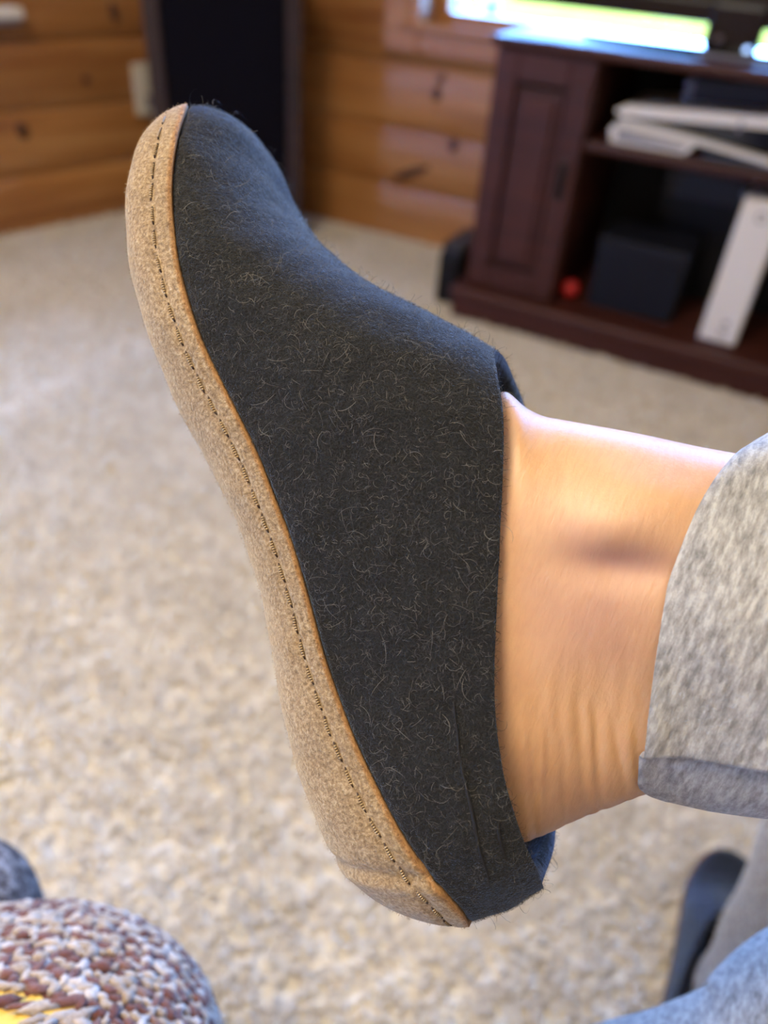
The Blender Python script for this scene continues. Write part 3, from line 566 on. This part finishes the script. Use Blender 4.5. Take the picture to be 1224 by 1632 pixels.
# stitches
_me = None
def stitch_mesh():
    L, r = 0.0060, 0.00046; pts = [(x, 0, 0.00042 * (1 - (2 * x / L) ** 2) - 0.0001) for x in np.linspace(-L / 2, L / 2, 9)]
    rr = [r * 0.55, r * 0.8, r, r * 1.05, r * 1.08, r * 1.05, r, r * 0.8, r * 0.55]
    v, f = sweep(pts, rr, 6, up=(0, 1, 0)); mi = [1 if (k // 6) in (0, 7) else 0 for k in range(len(f) - 2)] + [1, 1]
    me = bpy.data.meshes.new('stitch'); me.from_pydata([tuple(x) for x in v], [], f); me.materials.append(THREAD); me.materials.append(THREADDARK)
    me.polygons.foreach_set('material_index', mi); me.polygons.foreach_set('use_smooth', [True] * len(f)); return me
SM_ = stitch_mesh()
for line in (near_line, far_line):
    seg = np.linalg.norm(np.diff(line, axis=0), axis=1); L = np.concatenate([[0], np.cumsum(seg)]); s = 0.004
    while s < L[-1] - 0.004:
        p = np.array([np.interp(s, L, line[:, k]) for k in range(3)]); q = np.array([np.interp(min(s + 0.002, L[-1]), L, line[:, k]) for k in range(3)])
        T = q - p; T /= np.linalg.norm(T); outw = p - np.array([p[0] * 0.93, 0, 0.012]); outw -= T * (outw @ T); outw /= np.linalg.norm(outw)
        bvec = np.cross(outw, T); mm = Matrix.Identity(4); ang = random.uniform(-0.06, 0.06); T2 = T * math.cos(ang) + bvec * math.sin(ang); b2 = np.cross(outw, T2)
        pp = p + outw * 0.0006
        for r in range(3): mm[r][0] = T2[r]; mm[r][1] = b2[r]; mm[r][2] = outw[r]; mm[r][3] = pp[r]
        o = bpy.data.objects.new('stitch', SM_); o.parent = sole; o.matrix_local = mm; COL.objects.link(o); s += 0.0077
# heel seam and tuck seam pressed into the felt
for nm, pts in (('heel_seam', [(-59.2, -36.5, 27.6), (-68.7, -36.4, 25.7), (-73.2, -36.3, 24.6), (-81.9, -36.2, 23.6), (-90, -35.9, 22.9), (-100.9, -34.2, 21.2), (-107.3, -31.9, 20.6), (-112.9, -29.1, 19.1)]), ('tuck_seam', [(-95, -34.3, 29.0), (-97.4, -33.7, 27.9), (-102.2, -32.4, 27.0), (-107.3, -30.6, 26.6)])):
    P = catmull(np.array(pts) * 0.001 + np.array([0, -0.0002, 0]), 6); P[:, 0] += 0.0085 * np.clip((P[:, 2] - 0.002) / 0.028, 0, 1.3) ** 1.6 * np.exp((sA[0] - P[:, 0]) / 0.032)
    v, f = sweep(fx(P), [0.0005 * (0.4 + 0.6 * math.sin(math.pi * k / (len(P) - 1))) for k in range(len(P))], 8, up=(0, 1, 0)); mesh(nm, v, f, SEAMTHREAD, slip, label='dark stitched seam in the felt')

# wool fuzz and suede nap: short curled ribbons rooted on the surface
def surface_samples(o, n, keep=None):
    me = o.data; me.calc_loop_triangles(); t = np.zeros(len(me.loop_triangles) * 3, np.int32); me.loop_triangles.foreach_get('vertices', t); t = t.reshape(-1, 3)
    co = np.zeros(len(me.vertices) * 3); me.vertices.foreach_get('co', co); co = co.reshape(-1, 3)
    a, b, c = co[t[:, 0]], co[t[:, 1]], co[t[:, 2]]; nn = np.cross(b - a, c - a); ar = np.linalg.norm(nn, axis=1); nn /= np.maximum(ar, 1e-12)[:, None]
    
    if keep is not None: ar = ar * keep((a + b + c) / 3)
    k = rng.choice(len(t), n, p=ar / ar.sum()); r1 = np.sqrt(rng.random(n)); r2 = rng.random(n)
    return a[k] * (1 - r1)[:, None] + b[k] * (r1 * (1 - r2))[:, None] + c[k] * (r1 * r2)[:, None], nn[k]
def fibres(name, o, n, length, width, lift, curl, M, parent, tone, segs=5, embed=0.0, keep=None):
    p, nr = surface_samples(o, n, keep); rv = rng.normal(size=(n, 3)); t = rv - nr * (rv * nr).sum(1)[:, None]; t /= np.linalg.norm(t, axis=1)[:, None]; b = np.cross(nr, t)
    Ln = rng.uniform(*length, n); lf = rng.uniform(*lift, n); cu = rng.normal(0, curl, n); wd = rng.uniform(*width, n)
    P = np.zeros((n, segs + 1, 3)); D = np.zeros_like(P)
    ang = np.zeros(n); cur = p - nr * embed
    for s in range(segs + 1):
        x = s / segs; dirn = t * np.cos(ang)[:, None] + b * np.sin(ang)[:, None]
        P[:, s] = cur + nr * (lf * math.sin(math.pi * min(1, x * 0.75)))[:, None]; D[:, s] = np.cross(nr, dirn)
        cur = cur + dirn * (Ln / segs)[:, None]; ang = ang + cu / segs
    wv = np.array([0.6] + [1.0] * (segs - 1) + [0.35])
    A_ = P + D * wd[:, None, None] * wv[None, :, None] / 2; B_ = P - D * wd[:, None, None] * wv[None, :, None] / 2
    V = np.stack([A_, B_], 2).reshape(-1, 3); base = (np.arange(n) * (segs + 1) * 2)[:, None]
    F = np.concatenate([np.stack([base[:, 0] + 2 * s, base[:, 0] + 2 * s + 1, base[:, 0] + 2 * s + 3, base[:, 0] + 2 * s + 2], 1) for s in range(segs)])
    return fastmesh(name, V, F, M, parent, {'tone': np.repeat(tone(n), (segs + 1) * 2)}, kind='stuff')
above = lambda c: (c[:, 2] > seam_h(c[:, 0]) + 0.0006).astype(float)
fibres('felt_fuzz', upper, 85000, (0.0010, 0.0031), (0.00006, 0.00010), (0.0001, 0.0007), 1.8, FIBRE, slip, lambda n: rng.random(n) ** 1.2, keep=above)
fibres('felt_fuzz', upper, 900, (0.004, 0.008), (0.00007, 0.00011), (0.0012, 0.004), 1.8, FIBRE, slip, lambda n: 0.85 + 0.15 * rng.random(n), keep=above)
fibres('suede_nap', sole, 9000, (0.0005, 0.0012), (0.00008, 0.00014), (0.0003, 0.0007), 0.6, NAP, slip, lambda n: rng.random(n), segs=2, embed=-0.0001)

# ================================================================== PERSON (legs of the seated person holding the view)
per = empty('person', (0.1, -0.05, 0.45), 'seated person in grey sweatpants with one bare ankle raised across', 'person')
bpy.context.view_layer.update(); PINV = per.matrix_world.inverted()
def ploc(v): return np.asarray(v, float) - np.array([0.1, -0.05, 0.45])
def curve(tab, x): t = np.array(tab, float); return np.interp(x, t[:, 0], t[:, 1])
# bare ankle: stations run along the shin from inside the slipper to under the cuff (mm in the lens frame)
NSX, NTH = 190, 220
K = 0.232 / F_PX
xs = np.linspace(655, 1500, NSX)
def smx(x, k):
    for _ in range(k): y = x.copy(); y[1:-1] = .25 * x[:-2] + .5 * x[1:-1] + .25 * x[2:]; x = y
    return x
topc = smx(curve([(655, 800), (720, 700), (770, 640), (803, 622), (830, 650), (860, 665), (900, 672), (1000, 690), (1100, 712), (1180, 727), (1300, 740), (1500, 745)], xs), 5)
botc = smx(curve([(655, 1120), (720, 1260), (780, 1335), (830, 1336), (870, 1319), (905, 1301), (960, 1280), (1000, 1264), (1030, 1253), (1100, 1236), (1300, 1215), (1500, 1215)], xs), 6)
thick = smx(curve([(655, 0.040), (720, 0.055), (800, 0.062), (900, 0.064), (1000, 0.066), (1100, 0.066), (1300, 0.072), (1500, 0.08)], xs), 8) / 2
dep = 0.2440 - (xs - 800) * K * 0.17
def skin_feature(px, py, near):
    g = lambda x, y, sx, sy: np.exp(-((px - x) / sx) ** 2 - ((py - y) / sy) ** 2)
    d = 0.0042 * g(1010, 815, 95, 62) + 0.0018 * g(955, 840, 50, 45)            # inner ankle bone
    d -= 0.0026 * np.exp(-((py - (905 + 0.10 * (px - 980))) / 30) ** 2) * np.exp(-((px - 1000) / 95) ** 2)
    d -= 0.0022 * g(1000, 1120, 190, 90)                                          # hollow before the heel cord
    d += 0.0020 * g(860, 1150, 60, 120) + 0.0012 * g(870, 800, 60, 90)
    d += 0.0010 * np.exp(-((py - (760 + 0.25 * (px - 950))) / 26) ** 2) * np.clip((px - 900) / 80, 0, 1) * np.clip((1200 - px) / 60, 0, 1) * 0.6
    cr = 0
    for x0, amp, w, bend in ((842, 0.5, 6, 0.10), (868, 0.35, 5, 0.06), (893, 0.45, 6, 0.10), (925, 0.65, 7, 0.13), (950, 0.75, 6, 0.12), (985, 0.45, 6, 0.10), (1012, 0.3, 6, 0.08)):
        xl = x0 + bend * (py - 1180) + 4 * np.sin(py / 45 + x0)
        cr = cr + amp * np.exp(-((px - xl) / w) ** 2) * np.clip((py - 1100) / 90, 0, 1)
    d -= 0.0015 * cr * near ** -0.6 if near > 0.02 else 0
    d += 0.00016 * np.sin(px / 5.5 + 1.5 * np.sin(py / 60)) * np.clip((py - 1000) / 150, 0, 1)
    return d * near
Vb = []; flush_shade = []
for i in range(NSX):
    cy = (topc[i] + botc[i]) / 2; hh_ = (botc[i] - topc[i]) / 2
    for j in range(NTH):
        t = 2 * math.pi * j / NTH; c, s_ = math.cos(t), math.sin(t)           # t = 0 top edge, 90 toward the viewer
        py = cy - hh_ * c; n_ = 2.25
        dz = -thick[i] * np.sign(s_) * abs(s_) ** (2 / n_) * (1.0 + 0.10 * c)
        near = max(0.0, s_) ** 0.7
        ap = dep[i] / (dep[i] + dz); dz -= skin_feature(CX + (xs[i] - CX) * ap, CY + (py - CY) * ap, near); ax, ay = CX + (xs[i] - CX) * ap, CY + (py - CY) * ap
        Vb.append(((xs[i] - CX) * dep[i] / F_PX, (py - CY) * dep[i] / F_PX, dep[i] + dz))
        flush_shade.append(near * min(1, 0.58 * math.exp(-((ay - (888 + 0.10 * (ax - 980))) / 24) ** 2 - ((ax - 985) / 80) ** 2) + 0.32 * math.exp(-((ay - 985) / 110) ** 2 - ((ax - 940) / 110) ** 2)))  # shade under the ankle bone painted in, plus a broad flush
Vb = c2w(np.array(Vb)); id_ = np.arange(NSX * NTH).reshape(NSX, NTH)
Fb = np.stack([id_[:-1], np.roll(id_[:-1], -1, 1), np.roll(id_[1:], -1, 1), id_[1:]], -1).reshape(-1, 4)
Vb = np.vstack([Vb, Vb[:NTH].mean(0)[None], Vb[-NTH:].mean(0)[None]]); n0 = NSX * NTH
ca = np.stack([np.roll(id_[0], -1), id_[0], np.full(NTH, n0), np.full(NTH, n0)], -1)
body_v = list(ploc(Vb)); body_f = [tuple(q) for q in Fb] + [(int(np.roll(id_[0], -1)[k]), int(id_[0][k]), n0) for k in range(NTH)]
# trousers -------------------------------------------------------
NR, NTR = 150, 260
cuff_v = []
def cuff_edge(t):                                 # where the hem lies along the shin for each angle
    a = t % (2 * math.pi); dg = math.degrees(a)
    return np.interp(dg, [0, 25, 50, 75, 95, 115, 132, 150, 168, 180, 210, 260, 300, 335, 360], [1196, 1158, 1110, 1068, 1050, 1032, 1021, 1018, 1024, 1040, 1072, 1110, 1150, 1185, 1196])
L_end = 2150
for i in range(NR):
    q = i / (NR - 1)
    for j in range(NTR):
        t = 2 * math.pi * j / NTR; c, s_ = math.cos(t), math.sin(t); dp_ = 0.2440 - (cuff_edge(t) - 800) * K * 0.17; x0 = CX + (cuff_edge(t) - CX) * (dp_ - 0.039 * np.sign(s_) * abs(s_) ** 0.85) / dp_
        dg = math.degrees(t)
        x = x0 + (L_end - x0) * q ** 1.7
        tp = np.interp(x, [1000, 1190, 1260, 1400, 1700, 2150], [712, 707, 676, 655, 600, 545]); bt = np.interp(x, [1000, 1040, 1100, 1224, 1500, 2150], [1254, 1264, 1272, 1280, 1300, 1340])
        hh_ = (bt - tp) / 2; cy = (bt + tp) / 2; th_ = np.interp(x, [1000, 1250, 1700, 2150], [0.0385, 0.047, 0.062, 0.075])
        dp = 0.2440 - (min(x, 1500) - 800) * K * 0.17
        u = x - x0; roll = 1 - math.exp(-u / 9.0)
        k_in = 0.972 + 0.028 * roll                # hem turns in at the edge
        # folded flap: the lower band sits behind a sharp ridge
        rid = 128 - 0.014 * (x - 1025)
        step = 1 / (1 + math.exp((dg - rid) / 0.6)); bulge = 0.0030 * step * math.exp(-((dg - rid) / 22) ** 2) if 40 < dg < 200 else 0
        seamw = 0.0009 * math.exp(-((dg - rid) / 1.6) ** 2)
        wob = 0.0016 * math.sin(u / 70 + 2.5 * math.sin(t * 2)) * min(1, u / 60) + 0.0010 * math.sin(t * 5 + u / 110) * min(1, u / 60)
        py = cy - hh_ * c * k_in
        dz = -(th_ * np.sign(s_) * abs(s_) ** (2 / 2.35)) * k_in
        rr = bulge + seamw + wob
        dz -= rr * max(0, s_) ; py_off = rr * c / K
        cuff_v.append(((x - CX) * dp / F_PX, (py - py_off - CY) * dp / F_PX, dp + dz))
CV = c2w(np.array(cuff_v)); id_ = np.arange(NR * NTR).reshape(NR, NTR)
tv_ = list(ploc(CV)); tf = [tuple(q) for q in np.stack([id_[:-1], np.roll(id_[:-1], -1, 1), np.roll(id_[1:], -1, 1), id_[1:]], -1).reshape(-1, 4)]
# inner turn of the hem
inn = []
for j in range(NTR):
    p0 = np.array(cuff_v[j]); cen = np.array(cuff_v[:NTR]).mean(0); far = np.array(cuff_v[6 * NTR + j])
    inn.append(p0 + (cen - p0) * 0.03 + (far - p0) * 0.3)
inn2 = [a + (np.array(cuff_v[30 * NTR + j]) - np.array(cuff_v[j])) * 1.0 - (np.array(cuff_v[30 * NTR + j]) - cen) * 0.08 for j, a in enumerate(inn)]
b0 = len(tv_); tv_ += list(ploc(c2w(np.array(inn)))) + list(ploc(c2w(np.array(inn2))))
for j in range(NTR):
    k = (j + 1) % NTR; tf += [(k, j, b0 + j, b0 + k), (b0 + k, b0 + j, b0 + NTR + j, b0 + NTR + k)]
def add_tube(pts, rad, n=48, per=10, lump=0.0):
    P = catmull(pts, per); R_ = np.interp(np.linspace(0, 1, len(P)), np.linspace(0, 1, len(rad)), rad)
    v, f = sweep(P, R_, n, up=(0.13, 0.21, 0.97)); v = np.array(v); o_ = len(tv_)
    if lump: v = v + lump * np.stack([np.sin(v[:, 1] * 60 + v[:, 2] * 40), np.sin(v[:, 2] * 55 + v[:, 0] * 35), np.sin(v[:, 0] * 50 + v[:, 1] * 30)], 1)
    tv_.extend(list(ploc(v))); tf.extend([tuple(int(a) + o_ for a in q) for q in f])
kn_r = c2w([0.292, 0.022, 0.205])
add_tube([c2w([0.255, 0.012, 0.21]), c2w([0.36, 0.03, 0.21]), c2w([0.42, 0.075, 0.225]), c2w([0.33, 0.145, 0.275]), c2w([0.203, 0.240, 0.300]), c2w([0.172, 0.264, 0.302]), c2w([0.095, 0.335, 0.33]), (0.06, -0.02, 0.44)], [0.055, 0.072, 0.080, 0.080, 0.075, 0.074, 0.08, 0.10], lump=0.0016)
add_tube([(-0.045, -0.075, 0.455), (0.0, -0.075, 0.455), (0.13, -0.10, 0.46), (0.27, -0.10, 0.455), (0.32, -0.10, 0.455)], [0.02, 0.115, 0.125, 0.115, 0.02])
add_tube([(0.26, -0.10, 0.45), (0.27, 0.10, 0.455), (0.245, 0.34, 0.45), (0.228, 0.455, 0.425), (0.215, 0.472, 0.33), (0.222, 0.470, 0.22), (0.232, 0.465, 0.13), (0.236, 0.463, 0.095)], [0.10, 0.09, 0.078, 0.072, 0.068, 0.063, 0.066, 0.070], lump=0.0016)
mesh('sweatpants', tv_, tf, JERSEY, per, label='heather grey jersey sweatpants with folded hem')
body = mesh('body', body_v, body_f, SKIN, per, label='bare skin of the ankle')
a = body.data.attributes.new('flush_shade', 'FLOAT', 'POINT'); fa = np.zeros(len(body.data.vertices), np.float32); fa[:len(flush_shade)] = flush_shade; a.data.foreach_set('value', fa)

# second slipper on the carpet (same build, coarser)
s2 = empty('slipper', (0, 0, 0), 'charcoal felt slipper on carpet under the lower trouser leg', 'slipper')
yaw = math.radians(86); s2.matrix_world = Matrix.Translation((0.194, 0.495, 0.041)) @ Matrix.Rotation(yaw, 4, 'Z')
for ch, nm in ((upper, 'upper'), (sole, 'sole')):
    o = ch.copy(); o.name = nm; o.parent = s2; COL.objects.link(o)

# ================================================================== ARMCHAIR
ch = empty('armchair', (-0.2, -0.1, 0), 'worn armchair in red brown tweed with yellow foam showing', 'armchair')
ac = c2w(np.array([(-12 - CX) / F_PX, (1772 - CY) / F_PX, 1.0]) * 0.34); co_ = np.array([-0.2, -0.1, 0.0])
Rb = np.stack([RM[:, 0], -RM[:, 1], -RM[:, 2]], 1)                     # orientation of the sloping arm end
def blob(cw, R3, rx, ry, rz, e=2.0, n=48, mfn=None):
    v = []; f = []
    for i in range(n + 1):
        th = math.pi * i / n
        for j in range(2 * n):
            p = 2 * math.pi * j / (2 * n); d = np.array([math.sin(th) * math.cos(p), math.cos(th), math.sin(th) * math.sin(p)]); d = np.sign(d) * np.abs(d) ** (2 / e)
            v.append(cw + R3 @ (d * np.array([rx, ry, rz])))
    m_ = 2 * n
    for i in range(n):
        for j in range(m_): f.append((i * m_ + j, i * m_ + (j + 1) % m_, (i + 1) * m_ + (j + 1) % m_, (i + 1) * m_ + j))
    return np.array(v), f
v, f = blob(ac, Rb, 0.098, 0.074, 0.10, 2.1)
loc = (v - ac) @ Rb
def foamy(q): return q[2] > 0.026 and q[0] < 0.050 + 0.008 * math.sin(q[2] * 300) and q[1] < 0.0705 + 0.0012 * math.sin(q[0] * 130)
mi = []
for q in f:
    c = loc[list(q)].mean(0); mi.append(1 if foamy(c) else 0)
arm = mesh('arm', v - co_, f, [WEAVEBASE, FOAM], ch, mi=mi, label='rounded arm with worn tweed over yellow foam')
def yarns(name, cw, R3, rx, ry, rz, e, rows, cols, size, parent, tone, thin=None):
    unit = []; uf = []
    n1, n2 = 5, 6
    for i in range(n1 + 1):
        th = math.pi * i / n1
        for j in range(n2): p = 2 * math.pi * j / n2; unit.append((math.cos(th), math.sin(th) * math.cos(p), math.sin(th) * math.sin(p)))
    for i in range(n1):
        for j in range(n2): uf.append((i * n2 + j, i * n2 + (j + 1) % n2, (i + 1) * n2 + (j + 1) % n2, (i + 1) * n2 + j))
    unit = np.array(unit); V = []; Fs = []; T = []; k = 0
    for r in range(rows):
        th = math.pi * (r + 0.5) / rows
        nc = max(4, int(cols * math.sin(th)))
        for c_ in range(nc):
            p = 2 * math.pi * (c_ + 0.5 * (r % 2) + rng.uniform(-.15, .15)) / nc
            d = np.array([math.sin(th) * math.cos(p), math.cos(th), math.sin(th) * math.sin(p)]); ds_ = np.sign(d) * np.abs(d) ** (2 / e); q = ds_ * np.array([rx, ry, rz])
            if q[2] < -0.09: continue
            nr = d / np.array([rx, ry, rz]); nr /= np.linalg.norm(nr); tv1 = np.cross(nr, [0.45, 0.3, 1.0]) if r % 3 else np.cross([1, 0.4, 0.2], nr); tv1 /= np.linalg.norm(tv1) + 1e-9; bv = np.cross(nr, tv1)
            foam = thin is not None and thin(q)
            if foam and rng.random() < 0.72: continue
            if foam: tv1 = np.array([0.5, 0.8, 0.05]); tv1 = tv1 - nr * (tv1 @ nr); tv1 /= np.linalg.norm(tv1); bv = np.cross(nr, tv1)
            sz = size * rng.uniform(0.7, 1.25); l = sz * (1.15 if not foam else 2.1); pts = unit * (1 + 0.22 * rng.normal(size=(len(unit), 1)))
            w = pts[:, :1] * tv1 * l + pts[:, 1:2] * bv * sz * 0.72 + pts[:, 2:3] * nr * sz * 0.62 + q + nr * sz * 0.30
            V.append(cw + w @ R3.T - co_); Fs.append(np.array(uf) + k); k += len(unit); T += [tone(r, c_, foam)] * len(unit)
    return fastmesh(name, np.concatenate(V), np.concatenate(Fs), YARN, parent, {'tone': T}, kind='stuff')
isfoam = foamy
yarns('weave_yarn', ac, Rb, 0.098, 0.074, 0.10, 2.1, 70, 132, 0.0032, arm, lambda r, c, fo: (rng.uniform(0.5, 0.85) if rng.random() < 0.75 else rng.uniform(0, .3)) if fo else (rng.uniform(0.45, 1.0) if (r + c) % 2 == 0 or rng.random() < 0.2 else rng.uniform(0.0, 0.42)), isfoam)
sc_ = c2w(np.array([(-68 - CX) / F_PX, (1545 - CY) / F_PX, 1.0]) * 0.47)
v, f = blob(sc_, Rb, 0.050, 0.078, 0.05, 2.3); side = mesh('outer_bolster', v - co_, f, GREYWEAVE, ch, label='grey tweed bolster on the outer side')
def cb(name, lo, hi, M=WEAVEBASE, bev=0.02): return box(name, np.array(lo) - co_, np.array(hi) - co_, M, ch, bev, 3)
v, f = sweep([(ac[0] - 0.03, y, ac[2] - 0.012) for y in np.linspace(ac[1] - 0.02, -0.74, 14)], [0.074] * 14, 28); mesh('arm_roll', np.array(v) - co_, f, WEAVEBASE, ch)
cb('arm_panel', (ac[0] - 0.08, -0.75, 0.05), (ac[0] + 0.06, ac[1] + 0.0, ac[2] - 0.03)); cb('seat_cushion', (ac[0] + 0.06, -0.75, 0.20), (0.55, 0.02, 0.335)); cb('seat_base', (ac[0] + 0.06, -0.75, 0.05), (0.55, 0.0, 0.20))
cb('arm_panel', (0.55, -0.75, 0.05), (0.69, -0.02, 0.50)); cb('backrest', (ac[0] - 0.05, -0.95, 0.05), (0.66, -0.70, 0.85))
cb('bolster_support', (sc_[0] - 0.03, sc_[1] - 0.08, 0.0), (ac[0] - 0.06, sc_[1] - 0.02, sc_[2] - 0.02), GREYWEAVE, 0.01)
for x in (ac[0] - 0.02, 0.60):
    for y in (-0.68, -0.10): cb('leg', (x - 0.025, y - 0.025, 0), (x + 0.025, y + 0.025, 0.052), DARKWOOD, 0.004)
